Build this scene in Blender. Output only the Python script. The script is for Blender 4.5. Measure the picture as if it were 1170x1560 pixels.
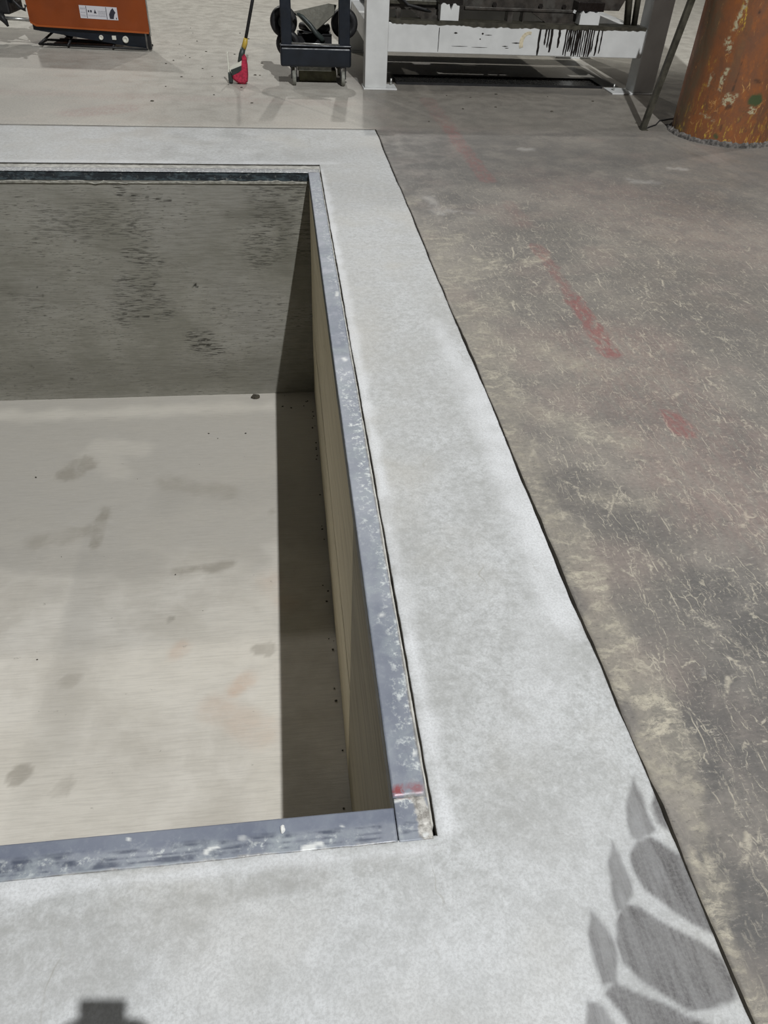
import bpy, bmesh, math, random
import numpy as np
from mathutils import Vector, Matrix
random.seed(7); np.random.seed(7)
for o in list(bpy.data.objects): bpy.data.objects.remove(o)
S = bpy.context.scene
COL = S.collection

# ---------------------------------------------------------------- camera
cam = bpy.data.cameras.new('camera'); camo = bpy.data.objects.new('camera', cam); COL.objects.link(camo)
rows = [[0.9920589509, -0.1189392297, 0.0408961797], [0.0473270256, 0.6542725636, 0.7547765002], [0.1165297839, 0.7468472884, -0.654705993]]
r_, u_, f_ = [Vector(v) for v in rows]
camo.matrix_world = Matrix(((r_.x, u_.x, -f_.x, 0), (r_.y, u_.y, -f_.y, 0), (r_.z, u_.z, -f_.z, 1.6), (0, 0, 0, 1)))
cam.sensor_fit = 'VERTICAL'; cam.sensor_height = 36.0; cam.lens = 1109.94/1560*36.0
cam.clip_start = 0.01; cam.clip_end = 200
S.camera = camo

# ---------------------------------------------------------------- world and lamps
w = bpy.data.worlds.new('hall'); S.world = w; w.use_nodes = True
w.node_tree.nodes['Background'].inputs[0].default_value = (0.80, 0.86, 0.92, 1)
w.node_tree.nodes['Background'].inputs[1].default_value = 0.038
LAMPS = [((2.2, -2.75, 11.0), 1640, 0.13, (1.5, 11, 0)), ((2.2, 22.0, 11.0), 420, 0.3, (1, 12, 0)), ((10.0, 9.0, 11.0), 320, 0.4, (10, 9, 0)), ((-6.0, 22.0, 11.0), 480, 0.4, (-2, 12, 0))]
for (pos, watt, size, aim) in LAMPS:
    l = bpy.data.lights.new('high_bay_lamp', 'AREA'); l.shape = 'DISK'; l.size = size; l.energy = watt
    l.color = (0.975, 0.99, 1.0) if pos[1] < 0 else (1.0, 0.97, 0.91)
    o = bpy.data.objects.new('high_bay_lamp', l); COL.objects.link(o); o.location = pos
    o.rotation_euler = (Vector(aim)-Vector(pos)).to_track_quat('-Z', 'Y').to_euler()
S.view_settings.view_transform = 'Standard'; S.view_settings.look = 'None'
S.view_settings.gamma = 1.0; S.view_settings.use_curve_mapping = False
S.view_settings.exposure = 0.07

# ---------------------------------------------------------------- node helpers
class NT:
    def __init__(s, name):
        s.m = bpy.data.materials.new(name); s.m.use_nodes = True; s.t = s.m.node_tree
        s.b = s.t.nodes['Principled BSDF']; s.co = s.t.nodes.new('ShaderNodeTexCoord').outputs['Object']
    def n(s, kind, **kw):
        nd = s.t.nodes.new(kind)
        for k, v in kw.items(): setattr(nd, k, v)
        return nd
    def put(s, sock, v):
        if isinstance(v, bpy.types.NodeSocket): s.t.links.new(v, sock)
        elif v is not None:
            if isinstance(v, (tuple, list)) and len(v) == 3 and sock.type == 'RGBA': v = (*v, 1)
            sock.default_value = v
    def map(s, scale=(1, 1, 1), rot=(0, 0, 0), loc=(0, 0, 0), vec=None):
        nd = s.n('ShaderNodeMapping'); s.put(nd.inputs['Vector'], vec or s.co)
        nd.inputs['Scale'].default_value = scale; nd.inputs['Rotation'].default_value = rot; nd.inputs['Location'].default_value = loc
        return nd.outputs[0]
    def noise(s, scale, vec=None, detail=4, rough=.55, dist=0, col=False):
        nd = s.n('ShaderNodeTexNoise'); s.put(nd.inputs['Vector'], vec or s.co)
        nd.inputs['Scale'].default_value = scale; nd.inputs['Detail'].default_value = detail
        nd.inputs['Roughness'].default_value = rough; nd.inputs['Distortion'].default_value = dist
        return nd.outputs['Color' if col else 'Fac']
    def vor(s, scale, vec=None, feature='DISTANCE_TO_EDGE'):
        nd = s.n('ShaderNodeTexVoronoi', feature=feature); s.put(nd.inputs['Vector'], vec or s.co)
        nd.inputs['Scale'].default_value = scale
        return nd.outputs['Distance']
    def rng(s, v, a, b, c=0., d=1., smooth=True):
        nd = s.n('ShaderNodeMapRange'); nd.interpolation_type = 'SMOOTHSTEP' if smooth else 'LINEAR'
        s.put(nd.inputs['Value'], v)
        for i, x in zip(('From Min', 'From Max', 'To Min', 'To Max'), (a, b, c, d)): nd.inputs[i].default_value = x
        return nd.outputs[0]
    def math(s, op, a, b=0.):
        nd = s.n('ShaderNodeMath', operation=op); s.put(nd.inputs[0], a); s.put(nd.inputs[1], b); return nd.outputs[0]
    def mul(s, a, b): return s.math('MULTIPLY', a, b)
    def add(s, a, b): return s.math('ADD', a, b)
    def mix(s, f, a, b, mode='MIX'):
        nd = s.n('ShaderNodeMix', data_type='RGBA', blend_type=mode)
        s.put(nd.inputs[0], f); s.put(nd.inputs[6], a); s.put(nd.inputs[7], b); return nd.outputs[2]
    def attr(s, name): return s.n('ShaderNodeAttribute', attribute_name=name).outputs['Fac']
    def warp(s, amount, scale, vec=None):
        c = s.noise(scale, vec, 3, col=True)
        sb = s.n('ShaderNodeVectorMath', operation='SUBTRACT'); s.put(sb.inputs[0], c); sb.inputs[1].default_value = (.5, .5, .5)
        sc = s.n('ShaderNodeVectorMath', operation='SCALE'); s.put(sc.inputs[0], sb.outputs[0]); sc.inputs['Scale'].default_value = amount
        ad = s.n('ShaderNodeVectorMath', operation='ADD'); s.put(ad.inputs[0], vec or s.co); s.put(ad.inputs[1], sc.outputs[0])
        return ad.outputs[0]
    def done(s, color, rough=.6, metal=0., bump=None, bs=.3, bd=.004):
        s.put(s.b.inputs['Base Color'], color); s.put(s.b.inputs['Roughness'], rough); s.put(s.b.inputs['Metallic'], metal)
        if bump is not None:
            nd = s.n('ShaderNodeBump'); nd.inputs['Strength'].default_value = bs; nd.inputs['Distance'].default_value = bd
            s.put(nd.inputs['Height'], bump); s.put(s.b.inputs['Normal'], nd.outputs[0])
        return s.m

def simple(name, col, rough=.5, metal=0., var=.25, scale=9., bs=.15, dirt=None):
    t = NT(name); n1 = t.noise(scale, None, 5); lo = tuple(c*(1-var) for c in col); hi = tuple(min(1, c*(1+var)) for c in col)
    c = t.mix(t.rng(n1, .3, .7), lo, hi)
    if dirt: c = t.mix(t.rng(t.noise(scale*.6, t.warp(.1, 5.), 6), .52, .66, 0, .8), c, dirt)
    return t.done(c, t.rng(t.noise(scale*3), .3, .7, rough*.8, min(1, rough*1.2)), metal, t.noise(scale*8), bs, .002)

def mat_old_floor():
    t = NT('old_concrete')
    wv = t.warp(.25, 2.2)
    big = t.noise(1.1, wv, 5, .6); mid = t.noise(5.5, wv, 6, .65); fine = t.noise(60, None, 4, .7)
    c = t.mix(t.rng(big, .32, .68), (.185, .170, .152), (.300, .272, .237))
    c = t.mix(t.rng(mid, .36, .68, 0, .6), c, (.145, .136, .126))
    c = t.mix(t.mul(t.rng(t.noise(2.3, t.map((1, 1, 1), loc=(4, 9, 0)), 5), .5, .68), .45), c, (.310, .250, .218))   # pinkish bloom
    c = t.mix(t.mul(t.rng(mid, .28, .62), t.attr('bay')), c, (.215, .205, .180))
    c = t.mix(t.mul(t.attr('brown'), .85), c, t.mix(t.rng(mid, .3, .7), (.150, .137, .118), (.235, .215, .185)))
    pale = t.mix(t.rng(mid, .3, .7), (.60, .57, .50), (.74, .71, .63))
    c = t.mix(t.attr('pale'), c, pale)
    # dark wear patches
    c = t.mix(t.mul(t.attr('dark'), t.rng(mid, .25, .6, .25, .95)), c, (.095, .092, .090))
    # mortar / tan spill beside the joint
    pat = t.rng(t.noise(19, t.map((.6, 1.3, 1), vec=t.warp(.10, 9)), 10, .80), .47, .62)
    tanm = t.math('MINIMUM', t.mul(t.attr('tan'), t.add(t.mul(pat, .9), .28)), 1.)
    c = t.mix(tanm, c, t.mix(t.rng(mid, .35, .65), (.34, .31, .25), (.50, .455, .36)))
    # fine scuffs and scratches, several directions
    sc = None
    for i, (s_, sq, rot, th) in enumerate([(7., (1, .09, 1), .5, .012), (9., (1, .10, 1), 2.05, .014), (12., (1, .14, 1), 1.25, .02), (16., (1, .12, 1), 2.7, .022), (22., (1, .16, 1), .15, .03), (9., (1, .10, 1), 1.7, .012), (30., (1, .35, 1), .9, .05)]):
        v = t.vor(s_, t.map(sq, (0, 0, rot), (i*3.1, i, 0), t.warp(.05, 5.+i*2)))
        line = t.mul(t.rng(v, th*.2, th, 1, 0), t.rng(t.noise(9., t.map(loc=(i*7, 3, 0)), 6, .8), .50, .62))
        sc = line if sc is None else t.math('MAXIMUM', sc, line)
    for i, (s_, sq, rot, th) in enumerate([(2.6, (1, .10, 1), .35, .006), (3.4, (1, .12, 1), 1.5, .007), (3.0, (1, .10, 1), 2.5, .006)]):
        v = t.vor(s_, t.map(sq, (0, 0, rot), (i*5.1+2, i*2, 0), t.warp(.06, 3.+i)))
        line = t.mul(t.rng(v, th*.3, th, 1, 0), t.rng(t.noise(5., t.map(loc=(i*4, 9, 0)), 5, .7), .53, .60))
        sc = t.math('MAXIMUM', sc, line)
    scm = t.mul(sc, t.attr('scratch'))
    c = t.mix(t.mul(scm, .80), c, (.50, .455, .365))
    sp1 = t.noise(70, t.map((.6, 1.6, 1)), 5, .75)
    c = t.mix(t.rng(sp1, .56, .66, 0, .50), c, (.36, .325, .27)); c = t.mix(t.rng(sp1, .34, .44, .55, 0), c, (.085, .080, .073))
    flecks = t.mul(t.rng(t.noise(30, t.map((.8, 2.6, 1)), 7, .8), .585, .64), t.attr('scratch'))
    c = t.mix(t.mul(flecks, .65), c, (.50, .46, .39))
    # worn red line paint
    rp = t.rng(t.noise(22, t.map((1.6, .6, 1)), 7, .7), .36, .60)
    c = t.mix(t.mul(t.attr('red'), t.add(t.mul(rp, .62), .12)), c, (.27, .095, .090))
    c = t.mix(t.attr('white'), c, (.60, .58, .55))
    c = t.mix(t.rng(fine, .4, .65, 0, .35), c, t.mix(.5, c, (.05, .05, .045)))
    return t.done(c, t.rng(mid, .3, .7, .42, .62), 0, t.add(t.mul(mid, .6), t.mul(fine, .5)), .22, .004)

def mat_apron():
    t = NT('new_concrete'); wv = t.warp(.2, 3)
    mid = t.noise(4.5, wv, 6, .62); f1 = t.noise(38, t.warp(.05, 12), 6, .72); fine = t.noise(150, None, 3, .7)
    c = t.mix(t.rng(mid, .3, .7), (.455, .460, .450), (.570, .580, .580))
    c = t.mix(t.rng(f1, .46, .62, 0, .50), c, (.345, .348, .335))
    c = t.mix(t.rng(f1, .34, .46, .35, 0), c, (.68, .69, .69))
    c = t.mix(t.rng(t.noise(90, None, 4, .75), .53, .62, 0, .35), c, (.31, .31, .30))
    c = t.mix(t.mul(t.rng(t.noise(1.7, t.map(loc=(3, 1, 0)), 4), .50, .72), .4), c, (.50, .475, .42))
    c = t.mix(t.mul(t.attr('white'), t.rng(mid, .2, .65, .45, 1)), c, (.72, .73, .74))
    c = t.mix(t.mul(t.attr('grey'), t.rng(f1, .25, .6, .4, 1)), c, (.34, .335, .315))
    streak = t.noise(30, t.map((1, .12, 1), (0, 0, .75)), 5, .7)
    tm = t.mul(t.attr('tyre'), t.rng(streak, .30, .62, .98, .72))
    c = t.mix(tm, c, (.080, .074, .074))
    pit = t.rng(t.noise(75, t.map((1, 1.6, 1)), 3, .6), .72, .77)
    c = t.mix(t.mul(pit, .6), c, (.22, .21, .19))
    scr = t.mul(t.rng(t.vor(3.2, t.map((1, .3, 1), (0, 0, .9), vec=t.warp(.3, 3))), .002, .007, 1, 0), t.rng(t.noise(3, t.map(loc=(8, 8, 0)), 4), .58, .68))
    c = t.mix(t.mul(scr, .4), c, (.27, .25, .20))
    c = t.mix(t.rng(fine, .42, .62, 0, .28), c, (.30, .30, .29))
    return t.done(c, t.rng(mid, .3, .7, .42, .58), 0, t.add(t.mul(f1, .8), t.mul(fine, .25)), .2, .003)

def mat_pit_floor():
    t = NT('broomed_concrete'); wv = t.warp(.3, 2)
    mid = t.noise(2.6, wv, 6, .6); br = t.noise(1, t.map((5, 95, 5)), 4, .7); br2 = t.noise(1, t.map((16, 210, 5), loc=(3, 3, 3)), 3, .7)
    c = t.mix(t.rng(mid, .3, .7), (.56, .525, .462), (.71, .675, .61))
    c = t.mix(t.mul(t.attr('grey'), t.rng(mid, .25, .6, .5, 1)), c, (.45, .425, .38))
    c = t.mix(t.mul(t.attr('light'), t.rng(mid, .2, .6, .6, 1)), c, (.72, .68, .60))
    c = t.mix(t.mul(t.attr('stain'), t.rng(t.noise(7, wv, 5), .3, .6, .4, 1)), c, (.335, .305, .255))
    c = t.mix(t.mul(t.attr('rust'), t.rng(t.noise(7, wv, 5), .3, .6, .3, .8)), c, (.60, .44, .33))
    c = t.mix(t.rng(br, .42, .66, 0, .22), c, (.33, .305, .265))
    c = t.mix(t.rng(br2, .50, .72, 0, .25), c, (.70, .67, .60))
    spot = t.rng(t.noise(15, t.map((1, 1.5, 1)), 4, .7), .69, .75)
    c = t.mix(t.mul(spot, .6), c, (.25, .225, .19))
    return t.done(c, .75, 0, t.add(t.mul(br, .6), t.mul(br2, .5)), .35, .004)

def mat_pit_wall():
    t = NT('board_formed_concrete'); wv = t.warp(.35, 1.7)
    mid = t.noise(2.1, wv, 6, .62); lines = t.noise(1, t.map((7, 5, 115)), 4, .65)
    fl = t.noise(1, t.map((24, 5, 210), loc=(2, 1, 6)), 3, .7)
    c = t.mix(t.rng(mid, .32, .68), (.215, .208, .172), (.300, .290, .250))
    c = t.mix(t.rng(t.noise(.9, t.map(loc=(5, 5, 1)), 3), .45, .7, 0, .5), c, (.33, .32, .295))
    c = t.mix(t.rng(lines, .40, .68, 0, .35), c, (.120, .113, .088))
    c = t.mix(t.rng(fl, .54, .72, 0, .28), c, (.40, .39, .34))
    dash = t.mul(t.rng(t.noise(1, t.map((13, 5, 125), (0, .03, 0), (1, 9, 4)), 3, .6), .52, .60), t.attr('streak'))
    c = t.mix(t.mul(dash, .9), c, (.045, .042, .034))
    gen = t.mul(t.rng(t.noise(1, t.map((17, 5, 150), (0, -.03, 0), (7, 2, 3)), 3, .6), .59, .66), t.rng(mid, .42, .58))
    c = t.mix(t.mul(gen, .8), c, (.06, .055, .045))
    c = t.mix(t.mul(t.attr('mortar'), t.rng(t.noise(40, None, 4), .35, .6, .5, 1)), c, (.36, .35, .31))
    c = t.mix(t.mul(t.attr('dark_area'), t.rng(mid, .2, .6, .4, 1)), c, (.105, .100, .078))
    c = t.mix(t.attr('hole'), c, (.02, .018, .012))
    h = t.add(t.mul(lines, .5), t.mul(dash, -.9))
    return t.done(c, .8, 0, h, .5, .006)

def mat_wood(name, a, b, dark=.0):
    t = NT(name)
    g = t.noise(1, t.map((8, 1.6, 46)), 6, .65); g2 = t.noise(1, t.map((8, 3.0, 130), loc=(1, 2, 5)), 4, .6)
    c = t.mix(t.rng(g, .3, .7), a, b); c = t.mix(t.rng(g2, .5, .72, 0, .45), c, tuple(x*.5 for x in a))
    sp = t.rng(t.noise(1, t.map((5, 9, 40), loc=(6, 6, 2)), 3), .70, .76)
    c = t.mix(t.mul(sp, .7), c, (.05, .04, .02))
    return t.done(c, .7, 0, g, .25, .004)

def mat_angle():
    t = NT('cement_smeared_steel')
    n1 = t.noise(9, t.warp(.1, 9), 6, .7); n2 = t.noise(45, None, 6, .75); n3 = t.noise(3, None, 4)
    c = t.mix(t.rng(n3, .35, .65), (.225, .245, .290), (.335, .355, .400))
    c = t.mix(t.rng(n1, .44, .66, 0, .55), c, (.37, .41, .42))
    c = t.mix(t.mul(t.rng(n2, .50, .64), t.add(t.attr('smear'), .12)), c, (.66, .69, .68))
    c = t.mix(t.mul(t.attr('blue'), .75), c, (.125, .145, .205))
    c = t.mix(t.mul(t.attr('line'), t.rng(t.noise(20, None, 5), .40, .6)), c, (.075, .088, .125))
    c = t.mix(t.attr('crust'), c, t.mix(t.rng(n2, .4, .6), (.26, .245, .22), (.56, .54, .50)))
    c = t.mix(t.attr('white'), c, (.74, .75, .73))
    c = t.mix(t.mul(t.attr('red'), t.rng(n2, .35, .52)), c, (.31, .09, .095))
    return t.done(c, t.rng(n1, .3, .7, .38, .6), .15, t.add(n2, t.mul(t.attr('crust'), 1.5)), .3, .002)

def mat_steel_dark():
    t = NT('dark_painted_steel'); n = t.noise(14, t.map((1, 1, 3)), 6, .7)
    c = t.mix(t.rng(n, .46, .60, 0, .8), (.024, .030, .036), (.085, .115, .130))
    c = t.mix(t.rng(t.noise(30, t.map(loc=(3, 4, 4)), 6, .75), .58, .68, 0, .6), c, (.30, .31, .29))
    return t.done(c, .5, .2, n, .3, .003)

def mat_column():
    t = NT('orange_column_paint'); wv = t.warp(.18, 6)
    n1 = t.noise(3.2, t.map((1, 1, .45), vec=wv), 6, .65); n2 = t.noise(14, t.map((1, 1, .6)), 7, .72)
    c = t.mix(t.rng(n1, .32, .66), (.270, .098, .036), (.165, .074, .038))
    c = t.mix(t.rng(n2, .50, .66, 0, .65), c, (.34, .115, .030))
    c = t.mix(t.mul(t.rng(n2, .34, .46, 1, 0), .6), c, (.120, .070, .040))
    c = t.mix(t.mul(t.attr('worn'), t.rng(n2, .3, .6)), c, (.130, .092, .052))
    chip = t.rng(t.noise(22, t.map((1.4, 1.4, .5)), 6, .75), .54, .62)
    c = t.mix(t.mul(chip, t.attr('yellow')), c, (.56, .37, .055))
    c = t.mix(t.mul(t.attr('cream'), t.rng(t.noise(40, None, 5), .42, .56)), c, (.46, .42, .27))
    c = t.mix(t.attr('green'), c, (.06, .085, .035))
    c = t.mix(t.mul(t.rng(t.vor(9, t.map((1, 1, .14), (0, .4, 0), vec=t.warp(.06, 9))), .004, .02, .7, 0), t.rng(t.noise(11, t.map(loc=(2, 2, 2)), 5, .75), .54, .62)), c, (.56, .30, .10))
    c = t.mix(t.attr('mark'), c, (.03, .025, .02))
    return t.done(c, t.rng(n1, .3, .7, .40, .6), 0, n2, .3, .004)

M = {}
M['floor'] = mat_old_floor(); M['apron'] = mat_apron(); M['pit_floor'] = mat_pit_floor(); M['pit_wall'] = mat_pit_wall()
M['ply'] = mat_wood('pale_plywood', (.60, .52, .35), (.76, .68, .50))
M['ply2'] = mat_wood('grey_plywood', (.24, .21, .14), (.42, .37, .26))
M['angle'] = mat_angle(); M['angle_face'] = mat_steel_dark(); M['column'] = mat_column()
M['mortar'] = simple('grey_mortar', (.30, .29, .25), .85, 0, .35, 30, .5)
M['lip'] = simple('concrete_lip', (.46, .45, .41), .8, 0, .25, 25, .4)
M['dark_fill'] = simple('dark_joint_fill', (.035, .03, .022), .9, 0, .3, 20)
M['grout'] = simple('crumbling_grout', (.13, .12, .11), .85, 0, .6, 28, .6, (.04, .04, .035))
M['white_paint'] = simple('white_steel_paint', (.63, .635, .62), .45, 0, .07, 5, .1)
M['oily'] = simple('oily_dark_steel', (.060, .056, .042), .4, .2, .4, 14, .3)
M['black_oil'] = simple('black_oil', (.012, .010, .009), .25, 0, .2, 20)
M['machine'] = simple('dark_brown_machine_steel', (.050, .043, .036), .5, .3, .45, 11, .3, (.09, .085, .075))
M['navy'] = simple('navy_paint', (.006, .0095, .016), .42, 0, .3, 7, .15)
M['black'] = simple('black_rubber', (.011, .011, .012), .55, 0, .3, 12)
M['greymat'] = simple('grey_mat', (.125, .120, .098), .8, 0, .12, 30)
M['tread'] = simple('grey_caster_rubber', (.22, .22, .19), .6, 0, .25, 30)
M['chrome'] = simple('worn_bare_steel', (.42, .42, .40), .35, .8, .2, 20)
M['orange'] = simple('orange_lift_paint', (.25, .052, .008), .42, 0, .12, 3, .05)
M['orange_edge'] = simple('orange_edge_paint', (.36, .085, .016), .4, 0, .12, 3)
M['label'] = simple('white_label', (.66, .65, .68), .4, 0, .03, 3)
M['ink'] = simple('label_ink', (.03, .03, .045), .5, 0, .1, 3)
M['faint_ink'] = simple('faded_label_ink', (.30, .30, .34), .5, 0, .1, 3)
M['whiteplastic'] = simple('white_plastic', (.72, .71, .62), .45, 0, .05, 5)
M['yellow'] = simple('yellow_plastic', (.55, .38, .06), .45, 0, .15, 10)
M['crimson'] = simple('crimson_bristles', (.42, .020, .055), .75, 0, .35, 55, .6)
M['darkgreen'] = simple('dark_green_grey_plastic', (.035, .045, .042), .45, 0, .3, 9)
M['olive'] = simple('olive_brown_board', (.115, .108, .060), .7, 0, .3, 10)
M['chip'] = simple('white_chip', (.80, .80, .77), .7, 0, .06, 20)
M['stone'] = simple('dark_crumb', (.060, .052, .038), .85, 0, .4, 40)
M['skin'] = simple('skin', (.48, .28, .19), .5, 0, .08, 6)
M['jacket'] = simple('dark_jacket', (.03, .035, .045), .85, 0, .2, 20)
M['jeans'] = simple('blue_jeans', (.06, .085, .14), .85, 0, .2, 30)
M['hair'] = simple('brown_hair', (.03, .018, .010), .6, 0, .3, 60)
M['stain_cream'] = simple('yellow_cream_paint', (.60, .53, .38), .5, 0, .2, 40)

# ---------------------------------------------------------------- object helpers
def link(name, me, mat=None, parent=None):
    o = bpy.data.objects.new(name, me); COL.objects.link(o)
    if mat is not None: me.materials.append(M[mat] if isinstance(mat, str) else mat)
    if parent is not None: o.parent = parent
    return o
def tag(o, label=None, cat=None, group=None, kind=None):
    for k, v in (('label', label), ('category', cat), ('group', group), ('kind', kind)):
        if v: o[k] = v
    return o
def empty(name, loc=(0, 0, 0), rz=0., **kw):
    o = bpy.data.objects.new(name, None); COL.objects.link(o); o.location = loc; o.rotation_euler = (0, 0, rz); o.empty_display_size = .1
    return tag(o, **kw)
def bm_obj(name, bm, mat, parent=None, smooth=False):
    me = bpy.data.meshes.new(name); bmesh.ops.recalc_face_normals(bm, faces=bm.faces); bm.to_mesh(me); bm.free()
    if smooth:
        for p in me.polygons: p.use_smooth = True
    return link(name, me, mat, parent)
def box(bm, x0, x1, y0, y1, z0, z1, bev=0., rot=None):
    g = bmesh.ops.create_cube(bm, size=1.0)['verts']
    for v in g: v.co = Vector(((x0+x1)/2+v.co.x*(x1-x0), (y0+y1)/2+v.co.y*(y1-y0), (z0+z1)/2+v.co.z*(z1-z0)))
    if rot is not None: bmesh.ops.transform(bm, matrix=rot, verts=g)
    if bev > 0:
        ed = list({e for v in g for e in v.link_edges})
        bmesh.ops.bevel(bm, geom=ed, offset=bev, segments=2, affect='EDGES', profile=.5)
def obox(name, mat, parent, *a, bev=.004):
    bm = bmesh.new(); box(bm, *a, bev=bev); return bm_obj(name, bm, mat, parent)
def tube(bm, pts, r, seg=10, cap=True):
    pts = [Vector(p) for p in pts]; rings = []
    for i, p in enumerate(pts):
        d = (pts[min(i+1, len(pts)-1)]-pts[max(i-1, 0)]).normalized()
        a = Vector((0, 0, 1)) if abs(d.z) < .9 else Vector((1, 0, 0))
        e1 = d.cross(a).normalized(); e2 = d.cross(e1)
        rr = r[i] if isinstance(r, (list, tuple)) else r
        rings.append([bm.verts.new(p+(e1*math.cos(2*math.pi*k/seg)+e2*math.sin(2*math.pi*k/seg))*rr) for k in range(seg)])
    for a, b in zip(rings, rings[1:]):
        for k in range(seg): bm.faces.new((a[k], a[(k+1) % seg], b[(k+1) % seg], b[k]))
    if cap: bm.faces.new(rings[0][::-1]); bm.faces.new(rings[-1])
def otube(name, mat, parent, pts, r, seg=10):
    bm = bmesh.new(); tube(bm, pts, r, seg); return bm_obj(name, bm, mat, parent, True)
def prism(bm, poly, y0, y1):
    """polygon in x,z extruded from y0 to y1"""
    a = [bm.verts.new((x, y0, z)) for x, z in poly]; b = [bm.verts.new((x, y1, z)) for x, z in poly]
    bm.faces.new(a); bm.faces.new(b[::-1]); n = len(poly)
    for i in range(n): bm.faces.new((a[i], b[i], b[(i+1) % n], a[(i+1) % n]))
def oprism(name, mat, parent, poly, y0, y1):
    bm = bmesh.new(); prism(bm, poly, y0, y1); return bm_obj(name, bm, mat, parent)
def disc_y(bm, c, r, t, seg=28, bev=.0, axis='y'):
    """wheel with its axle along y (or x), rounded tread"""
    prof = [(r*.55, -t/2), (r*.9, -t/2), (r*.98, -t*.32), (r, 0), (r*.98, t*.32), (r*.9, t/2), (r*.55, t/2), (r*.5, t*.3), (0.001, t*.3)]
    prof = [(0.001, -t*.3), (r*.5, -t*.3)] + prof
    rings = []
    for k in range(seg):
        a = 2*math.pi*k/seg
        rings.append([bm.verts.new((c[0]+q*math.cos(a), c[1]+h, c[2]+q*math.sin(a)) if axis == 'y' else (c[0]+h, c[1]+q*math.cos(a), c[2]+q*math.sin(a))) for q, h in prof])
    for k in range(seg):
        A, B = rings[k], rings[(k+1) % seg]
        for i in range(len(prof)-1): bm.faces.new((A[i], A[i+1], B[i+1], B[i]))
    bmesh.ops.remove_doubles(bm, verts=bm.verts, dist=.0015)

# value noise for ragged edges and for the outlines of stains
def vnoise(x, y, s, seed=0):
    x = np.asarray(x, float)*s+seed*17.3; y = np.asarray(y, float)*s+seed*9.1
    xi = np.floor(x); yi = np.floor(y); fx = x-xi; fy = y-yi; fx = fx*fx*(3-2*fx); fy = fy*fy*(3-2*fy)
    def hsh(a, b):
        v = np.sin(a*127.1+b*311.7)*43758.5453; return v-np.floor(v)
    return (hsh(xi, yi)*(1-fx)*(1-fy)+hsh(xi+1, yi)*fx*(1-fy)+hsh(xi, yi+1)*(1-fx)*fy+hsh(xi+1, yi+1)*fx*fy)-.5
def fbm(x, y, s, seed=0): return vnoise(x, y, s, seed)+.5*vnoise(x, y, s*2.1, seed+1)+.25*vnoise(x, y, s*4.3, seed+2)
def caps(X, Y, lst, wob=.0, ws=8.):
    """soft capsules (x0,y0,x1,y1,radius,softness,strength) -> mask"""
    out = np.zeros_like(X)
    for i, (x0, y0, x1, y1, r, sf, st) in enumerate(lst):
        dx, dy = x1-x0, y1-y0; L = dx*dx+dy*dy+1e-12
        t = np.clip(((X-x0)*dx+(Y-y0)*dy)/L, 0, 1); d = np.hypot(X-x0-t*dx, Y-y0-t*dy)
        if wob: d = d+fbm(X, Y, ws, i)*wob
        m = np.clip((r+sf-d)/max(sf, 1e-6), 0, 1); out = np.maximum(out, m*m*(3-2*m)*st)
    return out
def polymask(X, Y, poly, soft):
    P = np.array(poly); n = len(P); d = np.full(X.shape, 1e9); ins = np.zeros(X.shape, bool)
    for i in range(n):
        a, b = P[i], P[(i+1) % n]; e = b-a
        t = np.clip(((X-a[0])*e[0]+(Y-a[1])*e[1])/(e@e), 0, 1)
        d = np.minimum(d, np.hypot(X-a[0]-t*e[0], Y-a[1]-t*e[1]))
        c = ((a[1] > Y) != (b[1] > Y)); xx = e[0]*(Y-a[1])/(e[1] if abs(e[1]) > 1e-9 else 1e-9)+a[0]
        ins ^= c & (X < xx)
    s = np.where(ins, d, -d); return np.clip((s+soft*.5)/soft, 0, 1)
def lines(*segs):
    """breakpoints with local steps: (start, end, step)"""
    out = []
    for a, b, st in segs:
        n = max(1, int(round((b-a)/st))); out += [a+(b-a)*i/n for i in range(n)]
    out.append(segs[-1][1]); return np.array(out)
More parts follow.
